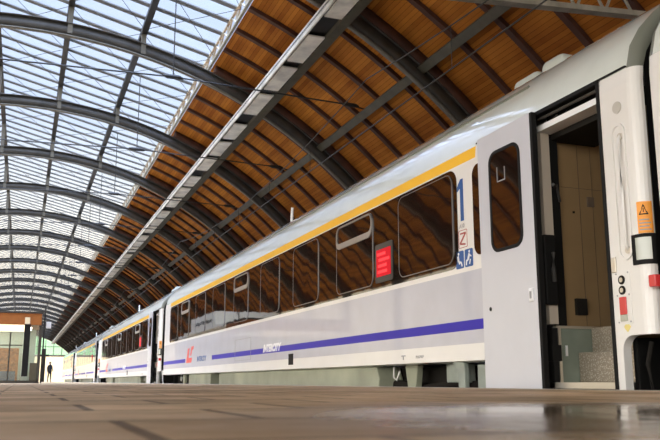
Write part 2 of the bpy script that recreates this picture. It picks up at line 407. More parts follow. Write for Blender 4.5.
# ---- arched steel ribs
def rib_mesh(y):
    n = 72
    def sweep(r0, r1, hw, a_lo=None, a_hi=None):
        b = MB(); am = ang(X_SPRING + .1)
        lo, hi = (-am, am) if a_lo is None else (a_lo, a_hi)
        for i in range(n):
            a, c = lo + (hi - lo) * i / n, lo + (hi - lo) * (i + 1) / n
            def q(t): return [(circ(t, r0)[0], y - hw, circ(t, r0)[1]), (circ(t, r0)[0], y + hw, circ(t, r0)[1]), (circ(t, r1)[0], y + hw, circ(t, r1)[1]), (circ(t, r1)[0], y - hw, circ(t, r1)[1])]
            A, B = q(a), q(c)
            for k in range(4): b.face([A[k], A[(k + 1) % 4], B[(k + 1) % 4], B[k]])
            if i == 0: b.face(A[::-1])
            if i == n - 1: b.face(B)
        return b
    return sweep
first_rib = None
for k, y in enumerate(RIB_Y):
    if first_rib is None:
        t = thing('arch_rib', '', 'arch', (XC, y, 0), 'steel ribs of the arched hall roof')
        sw = rib_mesh(y)
        sw(R0 + .06, R0 + .56, .03).build('web', M['steel'], t, smooth=True)
        sw(R0, R0 + .06, .10).build('lower_flange', M['steel_flange'], t, smooth=True)
        sw(R0 + .56, R0 + .60, .12).build('upper_flange', M['steel'], t, smooth=True)
        for lo, hi in ((A0, A1), (-A1, -A0)): sw(R0 + .60, WOOD - .01, .10, lo + (.004 if lo > 0 else .004), hi - .004).build('packing', M['rafter'], t, smooth=True)
        for x in (4.0, .95, XR, -5.15):
            zb = circ(ang(x), R0 + .5)[1]
            b = MB(); b.box(x - .10, x + .10, y - .08, y + .08, zb - .35, gable(x) - .2); b.build('post', M['steel_flange'], t)
        for s in (-1, 1):
            xs = XC + s * (X_SPRING - XC)
            b = MB(); b.box(xs - .2, xs + .25, y - .17, y + .17, -1.0, circ(A1, R0)[1] + .6); b.build('column', M['steel'], t)
        first_rib = t
    else:
        t = copy_tree(first_rib); t.location.y = y
    t['label'] = 'dark steel arch rib, %s from the camera along the hall roof' % ORD[k]

# ---- glazed lantern: longitudinal purlins, eave lattice, glazing
for s, sd in ((-1, 'left'), (1, 'right')):
    x = XC + s * HALF
    g = thing('lattice_girder', 'pale lattice girder along the %s eave of the glass roof' % sd, 'girder', (x, Y_BEG + PITCH, 14), 'lattice girders at the glass eaves')
    y0, y1 = Y_BEG + PITCH, Y_END
    b = MB(); b.box(x - .06, x + .06, y0, y1, 13.88, 13.98); b.build('lower_chord', M['lattice'], g)
    b = MB(); b.box(x - .06, x + .04, y0, y1, 14.44, 14.54); b.build('upper_chord', M['lattice'], g)
    b = MB(); y = y0; st = PITCH / 7
    while y < y1 - .1:
        b.bar((x, y, 13.92), (x, y + st / 2, 14.46), .07, .05); b.bar((x, y + st / 2, 14.46), (x, y + st, 13.92), .07, .05); b.bar((x, y, 13.92), (x, y, 14.46), .07, .07)
        y += st
    o = b.build('lacing', M['lattice'], g)
for x, nm in ((4.0, 'right of the ridge, the lower one'), (.95, 'right of the ridge, the upper one'), (XR, 'under the ridge itself'), (-5.15, 'left of the ridge')):
    z = gable(x) - .22
    b = MB(); b.box(x - .08, x + .08, RIB_Y[0], Y_END, z - .2, z + .16); b.box(x - .13, x + .13, RIB_Y[0], Y_END, z - .24, z - .2)
    tag(b.build('purlin', M['steel_black']), 'long dark steel purlin below the roof glass, ' + nm, 'beam', 'purlins under the roof glass')
wn = 0
w0 = {}
for j in range(1, NB - 1):
    ya = RIB_Y[0] - PITCH + PITCH * j
    for s in (-1, 1):
        wn += 1
        if s not in w0:
            xa, xb = XR + s * .04, XC + s * (HALF + .06)
            b = MB(); za, zb = gable(xa) + .05, gable(xb) + .05
            b.face([(xa, ya, za), (xb, ya, zb), (xb, ya + PITCH, zb), (xa, ya + PITCH, za)])
            o = b.build('window_1', M['pane'], loc=(XC, ya, 14))
            b = MB()
            for q in range(8):
                yy = ya + PITCH * (q + .5) / 8

                b.bar((xa, yy, za - .04), (xb, yy, zb - .04), .30, .05)
            b.build('glazing_grid', M['bars'], o)
            b = MB(); cuts = [4.0, .95, XR] if s > 0 else [XR, -5.15, XC - HALF]
            if s > 0: cuts = [X_EAVE] + cuts
            for xq, xw_ in zip(cuts[:-1], cuts[1:]):
                b.tube([(xq, ya + .2, gable(xq) - .3), (xw_, ya + PITCH * .5, gable(xw_) - .3), (xq, ya + PITCH - .2, gable(xq) - .3)], .013, 5)
                b.tube([(xw_, ya + .2, gable(xw_) - .3), (xq, ya + PITCH * .5, gable(xq) - .3), (xw_, ya + PITCH - .2, gable(xw_) - .3)], .013, 5)
            b.build('brace_rods', M['steel_black'], o)
            w0[s] = o
        else:
            o = copy_tree(w0[s]); o.location.y = ya; o.name = 'window_%d' % wn
        struct(o)

# ---- steel in the timber side: purlins, long girder
for x, nm in ((12.1, 'upper'), (14.3, 'lower')):
    a = ang(x, R0 + .5); b = MB()
    P = [(a - .0075, R0 + .44), (a + .0075, R0 + .44), (a + .0075, R0 + .58), (a - .0075, R0 + .58)]
    A = [(circ(t, r)[0], Y_BEG, circ(t, r)[1]) for t, r in P]; B = [(circ(t, r)[0], Y_END, circ(t, r)[1]) for t, r in P]
    for k in range(4): b.face([A[k], A[(k + 1) % 4], B[(k + 1) % 4], B[k]])
    b.face(A); b.face(B)
    tag(b.build('purlin', M['olive']), 'olive grey steel purlin running along the timber vault, %s one' % nm, 'beam', 'purlins on the timber vault')
g = thing('roof_girder', 'long pale panelled girder hung below the timber vault', 'girder', (8.5, Y_BEG, 11), None)
b = MB(); b.box(8.16, 8.22, Y_BEG, Y_END, 11.47, 11.78); b.build('edge_rail', M['girder'], g)
b = MB(); b.box(8.16, 8.98, Y_BEG, Y_END, 11.62, 11.70); b.build('top_plate', M['steel_black'], g)
b = MB(); b.box(8.92, 9.26, Y_BEG, Y_END, 11.46, 11.62); b.build('side_beam', M['olive'], g)
for y in [RIB_Y[0] - PITCH] + RIB_Y[:-1]:
    for (ya, yb) in ((y + .75, y + 3.1), (y + 3.7, y + 6.2), (y + 6.8, y + 9.4)):
        b = MB(); b.box(8.29, 8.88, ya, yb, 11.47, 11.53); b.build('panel', M['girder'], g)
hm = MB()
for k, y in enumerate(RIB_Y):
    b = MB(); b.box(8.56, 8.64, y - .05, y + .05, 11.70, 12.12); b.build('hanger', M['steel_black'], g)

# ---- cross ties with turnbuckles
def tie(y, pts, hang, lab):
    t = thing('tie_cable', lab, 'cable', (pts[0][0], y, pts[0][1]), 'cross ties slung through the hall')
    b = MB(); b.tube([(x, y, z) for x, z in pts], .03, 6); b.build('cable', M['steel_black'], t)
    for x, z in pts[1:-1]:
        b = MB(); b.tube([(x - .38, y, z + .02), (x - .22, y, z), (x + .22, y, z), (x + .38, y, z - .03)], [.04, .09, .09, .04], 8); b.build('turnbuckle', M['steel_black'], t)
    for (x, z, z2) in hang:
        b = MB(); b.tube([(x, y, z), (x, y, z2)], .022, 6); b.build('hanger_rod', M['steel_black'], t)
    return t
for k in range(0, 10):
    y = 28.7 + PITCH * k
    tie(y, [(-13.2, 9.9), (-5.2, 10.9), (4.55, 11.16), (11.63, 10.94), (15.3, 10.5 if False else 7.4)][:4] + [(12.9, 10.72)],
        [(4.55, 11.16, gable(4.55) - .2), (11.63, 10.94, circ(ang(11.63), R0 + .85)[1])],
        'black tie cable with turnbuckles slung across the hall, %s from the camera' % ORD[k])

# ---- gantry high over the tracks, overhead wires
g = thing('lattice_gantry', 'dark lattice gantry beam crossing high above the nearest coach roof', 'gantry', (7.5, 14, 8))
def gz(x): return 8.1 + (x - 8) * .075
b = MB(); b.bar((7.2, 14, gz(7.2)), (13.7, 14, gz(13.7)), .22, .13); b.build('lower_chord', M['steel_pale'], g)
b = MB(); b.bar((7.2, 14, gz(7.2) + .8), (12.9, 14, gz(12.9) + .8), .12, .1); b.build('upper_chord', M['steel'], g)
b = MB(); x = 7.2
while x < 12.6:
    b.bar((x, 14, gz(x)), (x + .4, 14, gz(x) + .8), .05, .05); b.bar((x + .4, 14, gz(x) + .8), (x + .8, 14, gz(x + .8)), .05, .05); x += .8
b.build('lacing', M['steel_pale'], g)
w = thing('overhead_line', 'thin black overhead wires strung above the coach roofs', 'wire', (6.03, Y_BEG, 5))
b = MB(); b.tube([(6.03, -6, 4.9), (6.03, Y_END, 4.9)], .012, 6); b.build('contact_wire', M['steel_black'], w)
for k in range(6):
    ya = 14 + 20.4 * (k - 1); pts = []
    for i in range(13):
        u = i / 12; pts.append((6.03, ya + 20.4 * u, 5.35 + .6 * (2 * u - 1) ** 2))
    b = MB(); b.tube(pts, .012, 6)
    for i in (2, 4, 6, 8, 10): b.tube([pts[i], (6.03, pts[i][1], 4.9)], .006, 5)
    b.build('messenger_wire', M['steel_black'], w)

# ---- end screen of the hall
t = thing('end_screen', 'green glazed lunette screen closing the far end of the hall', 'screen', (XC, Y_END + .6, 8.2))
b = MB(); n = 30; am = math.acos((8.2 - ZC) / R0)
b.v = [(*(circ(-am + 2 * am * i / n)[0:1]), Y_END + .6, circ(-am + 2 * am * i / n)[1]) for i in range(n + 1)]; b.f = [tuple(range(n + 1))]; b.m = [0]
b.build('glazing', M['green_pane'], t)
b = MB(); xw = math.sin(am) * R0
for i in range(1, 12):
    x = XC - xw + 2 * xw * i / 12; b.box(x - .08, x + .08, Y_END + .62, Y_END + .72, 8.2, circ(ang(x))[1])
b.box(XC - xw, XC + xw, Y_END + .62, Y_END + .74, 10.6, 10.75)
b.build('mullion_grid', M['steel'], t)
b = MB(); b.box(XC - 15.6, XC + 15.6, Y_END + .45, Y_END + .85, 7.6, 8.2); b.build('transom', M['steel_pale'], t)

# ------------------------------------------------------------------ COACH
XS = 4.6                       # platform-side face
YF, YR = 5.17, 28.6            # straight side begins / ends
YE0, YE1 = YF - .095, YR + .095
PROF = [(4.6, .287), (4.6, 2.52), (4.615, 2.68), (4.665, 2.87), (4.78, 3.05), (4.95, 3.23), (5.15, 3.395), (5.4, 3.55), (5.7, 3.66), (6.03, 3.70)]
XM = 6.03
DY0, DY1 = 5.53, 6.52          # doorway
def make_coach():
    t = thing('railway_coach', '', 'train coach', (XM, YF, -.9), 'coaches of the train')
    # side wall with painted bands
    zs = [.287, .43, .47, .617, .728, 1.27, 1.33, 2.50, 2.527, 2.66]
    ys = [YF, DY0 - .02, DY1 + .3, 7.57, 7.63, 27.6, YR]
    W, G, B, Yl = 0, 1, 2, 3
    b = MB()
    def cm(yc, zc):
        if yc < 7.57 or yc > 27.6:
            if yc > 27.6 and .47 < zc < 1.27: return B if .617 < zc < .728 else G
            return W
        if .47 < zc < 1.27: return B if .617 < zc < .728 else G
        return Yl if zc > 2.527 and yc > 7.6 else W
    xs = lambda z: 4.6 if z <= 2.53 else 4.613
    for i in range(len(ys) - 1):
        for j in range(len(zs) - 1):
            yc, zc = (ys[i] + ys[i + 1]) / 2, (zs[j] + zs[j + 1]) / 2
            if DY0 - .02 < yc < DY1 + .3: continue
            if yc < DY0 and zc < .43: continue
            b.face([(xs(zs[j]), ys[i], zs[j]), (xs(zs[j]), ys[i + 1], zs[j]), (xs(zs[j + 1]), ys[i + 1], zs[j + 1]), (xs(zs[j + 1]), ys[i], zs[j + 1])], cm(yc, zc))
    # pillar foot with the rounded cut-out beside the coupling
    arc = [(5.43, -.05), (5.43, .30)] + [(5.31 + .12 * math.cos(math.radians(a)), .31 + .12 * math.sin(math.radians(a))) for a in range(0, 91, 15)] + [(YF, .43)]
    for k in range(len(arc) - 1):
        pass
    b.face([(4.6, y, z) for y, z in arc] + [(4.6, DY0 - .02, .43), (4.6, DY0 - .02, -.05)], W)
    # jamb returns of the pillar and skirt underside
    b.face([(4.6, DY0 - .02, -.05), (4.6, DY0 - .02, 2.66), (4.72, DY0 - .02, 2.66), (4.72, DY0 - .02, -.05)], W)
    b.face([(4.6, DY1 + .3, .287), (4.6, YR, .287), (4.75, YR, .27), (4.75, DY1 + .3, .27)], W)
    for k in range(len(arc) - 1):
        (y0, z0), (y1, z1) = arc[k], arc[k + 1]; b.face([(4.6, y0, z0), (4.6, y1, z1), (4.68, y1, z1), (4.68, y0, z0)], W)
    # rounded corners to the ends
    for (ya, yb) in ((YF, YE0), (YR, YE1)):
        zlo = .43 if ya == YF else .287; n = 5
        for k in range(n):
            a, c = PI / 2 * k / n, PI / 2 * (k + 1) / n; d = yb - ya
            p = lambda q: (4.6 + .095 * (1 - math.cos(q)), ya + d * math.sin(q))
            (x0, y0), (x1, y1) = p(a), p(c)
            b.face([(x0, y0, zlo), (x1, y1, zlo), (x1, y1, 2.527), (x0, y0, 2.527)], W); b.face([(x0, y0, 2.527), (x1, y1, 2.527), (x1 + .013, y1, 2.66), (x0 + .013, y0, 2.66)], W)
    b.build('side_wall', [M['white'], M['grey'], M['blue'], M['yellow']], t)
    # far side, ends
    b = MB(); xf = 2 * XM - 4.6
    b.face([(xf, YF, .287), (xf, YR, .287), (xf, YR, 2.68), (xf, YF, 2.68)])
    b.build('far_wall', M['grey'], t)
    for (y, zl) in ((YE0, .43), (YE1, .287)):
        b = MB(); pr = [(4.695, zl), (4.71, 2.66)] + [(x + .09 * (1 if x < 5.7 else .0), z - .07) for x, z in PROF[3:]]
        b.face([(x, y, z) for x, z in pr] + [(2 * XM - x, y, z) for x, z in pr[::-1][1:]])
        b.build('end_wall', M['rubber'], t)
    # roof
    b = MB(); pr = [(4.612, 2.66)] + PROF[3:]; full = pr + [(2 * XM - x, z) for x, z in pr[::-1][1:]]
    n = len(full)
    for k in range(n - 1):
        (x0, z0), (x1, z1) = full[k], full[k + 1]
        b.face([(x0, YF, z0), (x0, YR, z0), (x1, YR, z1), (x1, YF, z1)])
    b.build('roof', M['roof'], t, smooth=True)
    for (ya, yb) in ((YF, YE0), (YR, YE1)):
        b = MB(); m = 5; d = yb - ya
        def sh(p, a):
            x, z = p; s = .095 * (1 - math.cos(a)); return (x + s * (1 if x < XM - .3 else -1 if x > XM + .3 else 0), ya + d * math.sin(a), z - s * (.8 if z > 2.7 else 0))
        for q in range(m):
            a, c = PI / 2 * q / m, PI / 2 * (q + 1) / m
            for k in range(n - 1):
                b.face([sh(full[k], a), sh(full[k + 1], a), sh(full[k + 1], c), sh(full[k], c)])
        b.build('roof_rim', M['rim'], t, smooth=True)
    b = MB(); b.bar((4.845, 6.9, 3.135), (4.845, YR - .3, 3.135), .03, .022, (-.7, 0, .7)); b.build('rain_strip', M['rim'], t)
    b = MB(); b.bar((4.605, YF, 2.675), (4.605, 7.6, 2.675), .02, .014); b.build('cantrail_seam', M['rubber'], t)
    # roof fittings
    b = MB(); b.prism(rr(7.58, 8.10, 3.46, 3.68, .09), 5.45, 5.80); b.build('roof_vent', M['vent'], t, bevel=.05, smooth=True)
    b = MB(); b.prism(rr(7.12, 7.55, 3.5, 3.73, .10), 5.47, 5.82); b.build('antenna_dome', M['vent'], t, bevel=.06, smooth=True)
    b = MB(); b.tube([(5.3, 16.5, 3.48), (5.3, 16.45, 3.78)], .03, 8); b.build('antenna_rod', M['signwhite'], t)
    # window band
    loop = rr(8.06, 27.55, 1.33, 2.505, .16)
    b = MB(); b.prism(loop, 4.594, 4.604); b.build('window_band', M['band'], t)
    b = MB(); b.bar((4.598, 8.2, 2.515), (4.598, 27.6, 2.515), .016, .012); b.build('band_trim', M['signwhite'], t)
    wl = [(8.16, 9.62, 0), (10.49, 11.92, 1), (12.79, 14.15, 0), (15.04, 16.36, 0), (17.38, 18.66, 1), (19.6, 20.95, 0), (21.9, 23.2, 0), (24.2, 25.45, 1), (26.1, 27.4, 0)]
    for (y0, y1, hop) in wl:
        z0, z1 = 1.40, 2.465
        b = MB(); b.prism(rr(y0, y1, z0, z1, .13), 4.586, 4.5935); w = b.build('window', M['glass'], t)
        b = MB(); b.ring(rr(y0 - .005, y1 + .005, z0 - .005, z1 + .005, .135), rr(y0 + .005, y1 - .005, z0 + .005, z1 - .005, .125), 4.583, 4.594)
        b.build('window_frame', M['frame'], w)
        if hop:
            b = MB(); zt = z0 + .70 * (z1 - z0)
            b.ring(rr(y0 + .012, y1 - .012, zt - .04, z1 - .012, .12), rr(y0 + .03, y1 - .03, zt + .045, z1 - .026, .105), 4.570, 4.594)
            b.build('hopper_frame', M['frame_pale'], w)
    # destination display
    b = MB(); b.prism(rr(9.82, 10.39, 1.41, 1.95, .03), 4.582, 4.596); dd = b.build('display_case', M['steel'], t)
    b = MB(); b.box(4.578, 4.583, 9.87, 10.34, 1.49, 1.87); b.build('display_screen', M['led'], dd)
    rnd = random.Random(3)
    for r_ in range(4):
        b = MB(); ya = 10.31 - rnd.uniform(0, .08); yb = 9.90 + rnd.uniform(0, .16)
        b.box(4.575, 4.579, yb, ya, 1.535 + r_ * .082, 1.575 + r_ * .082); b.build('display_line', M['ledtext'], dd)
    # lavatory window, marks by the door
    b = MB(); b.prism(rr(7.0, 7.70, 1.42, 2.44, .12), 4.590, 4.603); b.build('lavatory_window', M['glass'], t)
    b = MB(); yc = 7.95
    b.prism([(yc - .03, 1.86), (yc + .035, 1.86), (yc + .035, 2.25), (yc + .10, 2.215), (yc + .10, 2.27), (yc + .02, 2.35), (yc - .03, 2.35)], 4.594, 4.602); b.build('class_numeral', M['signblue'], t)
    text('A10', 'small_lettering', M['printgrey'], 4.598, 7.97, 1.80, .07, t)
    b = MB(); b.ring(rr(7.86, 8.05, 1.55, 1.755, .01, 1), rr(7.866, 8.044, 1.556, 1.749, .008, 1), 4.596, 4.602)
    q = b.build('notice_frame', M['notice'], t)
    b = MB(); b.bar((4.597, 8.01, 1.715), (4.597, 7.89, 1.715), .004, .018); b.bar((4.597, 7.89, 1.715), (4.597, 8.02, 1.60), .004, .022); b.bar((4.597, 8.02, 1.60), (4.597, 7.90, 1.585), .004, .02)
    b.build('notice_stroke', M['notice'], q)
    for k, yc in enumerate((8.035, 7.835)):
        b = MB(); b.prism(rr(yc - .085, yc + .085, 1.32, 1.52, .02), 4.585 if 0 else 4.594, 4.602); p = b.build('pictogram_plate', M['signblue'], t)
        b = MB(); b.prism(disc(yc + (.02 if k == 0 else -.02), 1.488, .016, 12), 4.590, 4.595)
        if k == 0:
            b.bar((4.592, yc + .035, 1.465), (4.592, yc + .02, 1.40), .004, .035); b.bar((4.592, yc + .02, 1.40), (4.592, yc - .035, 1.385), .004, .022); b.bar((4.592, yc - .035, 1.39), (4.592, yc - .055, 1.34), .004, .02); b.bar((4.592, yc + .03, 1.45), (4.592, yc + .0, 1.37), .004, .02)
        else:
            b.bar((4.592, yc - .02, 1.465), (4.592, yc + .01, 1.40), .004, .035); b.bar((4.592, yc + .01, 1.40), (4.592, yc + .05, 1.385), .004, .022); b.bar((4.592, yc + .045, 1.39), (4.592, yc + .05, 1.34), .004, .02); b.bar((4.592, yc - .02, 1.45), (4.592, yc - .06, 1.43), .004, .016); b.bar((4.592, yc - .04, 1.40), (4.592, yc - .02, 1.345), .004, .018)
        b.build('pictogram_figure', M['signwhite'], p)
    # operator marks
    b = MB(); b.box(4.5965, 4.6, 20.95, 24.6, .60, .745); b.build('logo_panel', M['grey'], t)
    b = MB(); b.prism([(24.45, .60), (24.25, 1.02), (24.0, 1.02), (24.12, .74), (23.55, .74), (23.65, .60)], 4.594, 4.602)
    b.prism([(23.85, .80), (23.72, 1.06), (23.35, 1.06), (23.42, .98), (23.62, .94), (23.7, .80)], 4.594, 4.602)
    b.build('operator_mark', M['redlogo'], t)
    text('INTERCITY', 'operator_lettering', M['signblue'], 4.595, 22.25, .67, .19, t, bold=.004, shear=.2, width=1.3)
    text('INTERCITY', 'white_lettering', M['signwhite'], 4.597, 15.55, .71, .19, t, bold=.012, shear=.3, width=1.25)
    b = MB(); b.ring(rr(17.1, 18.5, .52, 1.0, .01, 1), rr(17.112, 18.488, .53, .99, .008, 1), 4.596, 4.601); b.build('hatch_outline', M['printgrey'], t)
    b = MB(); b.box(4.594, 4.601, 14.15, 14.42, .36, .56); b.build('skirt_vent', M['rubber'], t)
    b = MB(); b.bar((4.597, 9.62, .385), (4.597, 9.50, .385), .004, .014); b.bar((4.597, 9.56, .385), (4.597, 9.56, .335), .004, .014); b.build('jacking_mark', M['printgrey'], t)
    text('PLKPKP', 'running_number', M['printgrey'], 4.598, 9.1, .36, .05, t, width=1.3)
    # pillar fittings
    b = MB(); b.prism(disc(5.30, 2.35, .052), 4.592, 4.602); b.build('round_sensor', M['sensor'], t)
    b = MB(); b.ring(rr(5.225, 5.40, 1.04, 2.21, .087), rr(5.25, 5.375, 1.065, 2.185, .062), 4.586, 4.603); hp = b.build('handle_recess', M['white'], t)
    b = MB(); b.tube([(4.6, 5.285, 1.12), (4.575, 5.285, 1.16), (4.572, 5.285, 1.6), (4.572, 5.285, 2.0), (4.575, 5.285, 2.06), (4.6, 5.285, 2.10)], .015, 10); b.build('grab_rail', M['white'], hp, smooth=True)
    for z in (1.12, 2.09):
        b = MB(); b.prism(disc(5.285, z, .03, 14), 4.588, 4.602); b.build('rail_mount', M['alu'], hp)
    b = MB(); b.box(4.588, 4.602, 5.44, 5.50, .955, 1.085); b.build('switch_box', M['alu'], t, bevel=.006)
    b = MB(); b.prism(rr(5.29, 5.465, .52, .955, .02), 4.595, 4.602); dp = b.build('control_plate', M['white'], t)
    for z in (.885, .80):
        b = MB(); b.prism(disc(5.385, z, .037, 18), 4.586, 4.596); o = b.build('push_button', M['dark'], dp)
        b = MB(); b.prism(disc(5.385, z, .02, 14), 4.582, 4.587); b.build('button_cap', M['alu'], o)
    b = MB(); b.box(4.584, 4.597, 5.345, 5.425, .60, .745); b.build('red_handle', M['red'], dp, bevel=.006)
    b = MB(); b.box(4.588, 4.597, 5.345, 5.425, .545, .60); b.build('clear_cover', M['lampglass'], dp)
    b = MB()
    for y, z in ((5.45, .94), (5.31, .94), (5.45, .76), (5.31, .76), (5.45, .54), (5.31, .54)): b.prism(disc(y, z, .008, 8), 4.592, 4.596)
    b.build('plate_screw', M['printgrey'], dp)
    b = MB(); b.prism([(5.40, .50), (5.36, .54), (5.32, .50), (5.36, .455)], 4.596, 4.602); b.build('hazard_sticker', mat('sticker_yellow', (.82, .70, .25), .5), t)
    # corner: warning sign wraps the flat just before the corner, tail lamp, red lamp
    def corner(u, off):                                   # u in metres along the flat side (negative) then round the corner
        if u <= 0: return (4.6 - off, YF - u)
        q = u / .095; return (4.695 - (.095 + off) * math.cos(q), YF - (.095 + off) * math.sin(q))
    def wrap(u0, u1, z0, z1, off, name, mt, par, n=10):
        b = MB()
        for k in range(n):
            ua, ub = u0 + (u1 - u0) * k / n, u0 + (u1 - u0) * (k + 1) / n
            a, c, ai, ci = corner(ua, off), corner(ub, off), corner(ua, 0), corner(ub, 0)
            b.face([(*a, z0), (*c, z0), (*c, z1), (*a, z1)]); b.face([(*a, z1), (*c, z1), (*ci, z1), (*ai, z1)]); b.face([(*a, z0), (*c, z0), (*ci, z0), (*ai, z0)])
            if k == 0: b.face([(*a, z0), (*a, z1), (*ai, z1), (*ai, z0)])
            if k == n - 1: b.face([(*c, z0), (*c, z1), (*ci, z1), (*ci, z0)])
        return b.build(name, mt, par)
    ws = wrap(.015, .135, 1.235, 1.495, .004, 'warning_sign', M['orange'], t)
    b = MB()
    def cp(u, z, off=.0055): return (*corner(u, off), z)
    b.face([cp(.03, 1.385), cp(.055, 1.385), cp(.08, 1.385), cp(.105, 1.385), cp(.0675, 1.475)]); tr = b.build('warning_triangle', M['blk'], ws)
    b = MB(); b.face([cp(.045, 1.395, .0065), cp(.0675, 1.395, .0065), cp(.09, 1.395, .0065), cp(.0675, 1.455, .0065)]); b.build('triangle_field', M['orange'], tr)
    wrap(.064, .071, 1.404, 1.438, .0075, 'exclamation_mark', M['blk'], tr, 2)
    for k in range(4): wrap(.03, .118 - .012 * (k % 2), 1.258 + .027 * k, 1.268 + .027 * k, .0055, 'warning_line', M['printgrey'], ws, 6)
    tl = wrap(-.055, .14, .985, 1.23, .018, 'tail_lamp', M['rubber'], t, 14)
    wrap(-.005, .105, 1.02, 1.20, .024, 'lamp_lens', M['lampglass'], tl)
    b = MB(); b.box(4.575, 4.66, 4.985, 5.06, .79, .885); b.build('corner_lamp', M['red'], t, bevel=.008)
    # door leaf, slid open
    xl = 4.54
    b = MB(); b.prism(rr(6.475, 7.46, -.05, 2.668, .02), 4.525, 4.57); dl = b.build('door_leaf', M['leaf'], t, bevel=.004)
    b = MB(); b.ring(rr(6.655, 7.235, 1.37, 2.45, .13), rr(6.69, 7.20, 1.405, 2.415, .10), 4.517, 4.527); b.build('leaf_window_seal', M['rubber'], dl)
    b = MB(); b.prism(rr(6.675, 7.215, 1.39, 2.43, .115), 4.521, 4.526); lw = b.build('leaf_window', M['glass'], dl)
    b = MB(); b.bar((4.519, 7.07, 2.26), (4.519, 7.07, 2.10), .003, .012); b.bar((4.519, 7.07, 2.105), (4.519, 6.93, 2.105), .003, .012); b.bar((4.519, 6.93, 2.105), (4.519, 6.93, 2.24), .003, .012); b.build('window_sticker', M['printgrey'], lw)
    b = MB(); b.box(4.512, 4.527, 6.53, 6.60, .81, .94); hd = b.build('handle_plate', M['signwhite'], dl, bevel=.008)
    b = MB(); b.box(4.508, 4.513, 6.55, 6.58, .84, .91); b.build('handle_grip', M['printgrey'], hd)
    b = MB(); b.prism(disc(7.305, .80, .022, 14), 4.521, 4.527); b.build('leaf_lock', M['rubber'], dl)
    b = MB(); b.box(4.53, 4.585, 6.435, 6.475, -.05, 2.668); b.build('leaf_edge_seal', M['rubber'], dl)
    # door frame, header
    b = MB(); b.box(4.592, 4.70, DY0 - .02, DY0 + .02, -.05, 2.66); b.box(4.592, 4.62, DY0 - .02, 6.5, 2.645, 2.67); b.build('door_frame', M['rubber'], t)
    b = MB(); b.box(4.83, 5.4, DY0, 6.6, 2.44, 2.7); b.box(4.63, 4.72, DY0, 6.82, 2.66, 2.68); b.build('door_header', M['dark'], t)
    b = MB(); b.tube([(4.70, 6.45, 2.60), (4.68, 6.40, 2.56), (4.68, 6.33, 2.555), (4.70, 6.25, 2.60)], .008, 6); b.tube([(4.66, 5.55, 2.62), (4.66, 6.5, 2.62)], .016, 8); b.build('door_drive', M['steel'], t)
    b = MB(); b.prism([(6.56, 2.5), (DY0 + .02, 2.5), (DY0 + .02, 2.56), (6.56, 2.56)], 4.66, 4.83)
    b.build('entrance_canopy', M['signwhite'], t)
    # vestibule
    b = MB()
    b.face([(4.9, 6.60, .578), (7.3, 6.60, .578), (7.3, 6.60, 2.5), (4.9, 6.60, 2.5)]); b.face([(4.72, 5.50, .4), (7.3, 5.50, .4), (7.3, 5.50, 2.5), (4.72, 5.50, 2.5)])
    b.face([(7.3, 5.5, .578), (7.3, 6.6, .578), (7.3, 6.6, 2.5), (7.3, 5.5, 2.5)]); b.face([(5.05, 5.5, 2.5), (5.05, 6.6, 2.5), (7.3, 6.6, 2.5), (7.3, 5.5, 2.5)])
    vs = b.build('vestibule_panel', M['beige'], t)
    b = MB(); b.box(5.17, 5.174, 6.596, 6.60, .6, 2.48); b.box(4.95, 7.2, 6.596, 6.60, 1.98, 1.984); b.box(5.33, 5.333, 6.596, 6.6, .6, 2.48); b.build('panel_joint', M['brick'], vs)
    b = MB(); b.box(5.26, 5.34, 6.585, 6.6, 1.80, 1.90); b.build('wall_grille', M['brick'], vs)
    b = MB(); b.prism([(0, 0)] * 0 or [(6.59, 1.72), (6.60, 1.72), (6.60, 1.74), (6.59, 1.74)], 5.08, 5.10); b.build('panel_lock', M['rubber'], vs)
    b = MB(); b.box(5.04, 5.16, 6.56, 6.6, .70, .86); b.build('heater_grille', M['dark'], vs)
    b = MB(); b.face([(5.2, 5.5, .578), (7.3, 5.5, .578), (7.3, 6.6, .578), (5.2, 6.6, .578)]); b.build('vestibule_floor', M['dark'], t)
    b = MB(); b.box(4.69, 4.79, 6.53, 6.60, .60, 2.54); b.build('pocket_panel', M['beige_l'], t)
    b = MB(); b.box(4.79, 4.90, 6.55, 6.60, .578, 2.54); b.build('pocket_seal', M['rubber'], t)
    b = MB(); b.box(4.63, 4.78, 6.48, 6.53, .78, 1.46); b.build('drive_housing', M['rubber'], t, bevel=.02)
    b = MB(); b.tube([(4.72, 6.46, 1.0), (4.70, 6.44, 1.12), (4.72, 6.46, 1.28)], .022, 8); b.build('release_lever', M['steel_black'], t)
    b = MB(); b.tube([(4.84, 6.54, 1.96), (4.76, 6.46, 1.96)], .016, 8); b.tube([(4.86, 6.54, 1.98), (4.86, 6.5, 1.80)], .013, 8); b.build('door_lever', M['steel_black'], t)
    # step well
    b = MB(); b.box(4.76, 5.22, 6.52, 6.56, .0, .565); b.build('step_well_side', M['sgreen'], t)
    b = MB(); b.box(4.74, 5.24, 6.5, 6.56, .56, .585); b.box(4.76, 4.79, 6.505, 6.525, 0, .56); b.build('step_well_trim', M['alu'], t)
    b = MB(); b.box(4.84, 4.86, 6.505, 6.52, .30, .40); b.build('step_light', M['signwhite'], t)
    b = MB(); b.box(4.66, 5.0, DY0 + .02, 6.54, .0, .055); b.build('entry_sill', M['alu'], t)
    b = MB(); b.box(4.985, 5.16, DY0 + .0, 6.52, .055, .334); b.build('step', M['tread'], t, bevel=.012)
    b = MB(); b.box(5.15, 5.5, DY0 + .0, 6.52, .30, .577); b.build('step', M['tread'], t, bevel=.012)
    b = MB(); b.box(4.64, 4.74, 6.44, 6.54, .25, .40); b.box(4.66, 4.72, 6.46, 6.54, -.05, .56); b.build('step_drive', M['rubber'], t)
    # gangway and coupling
    b = MB()
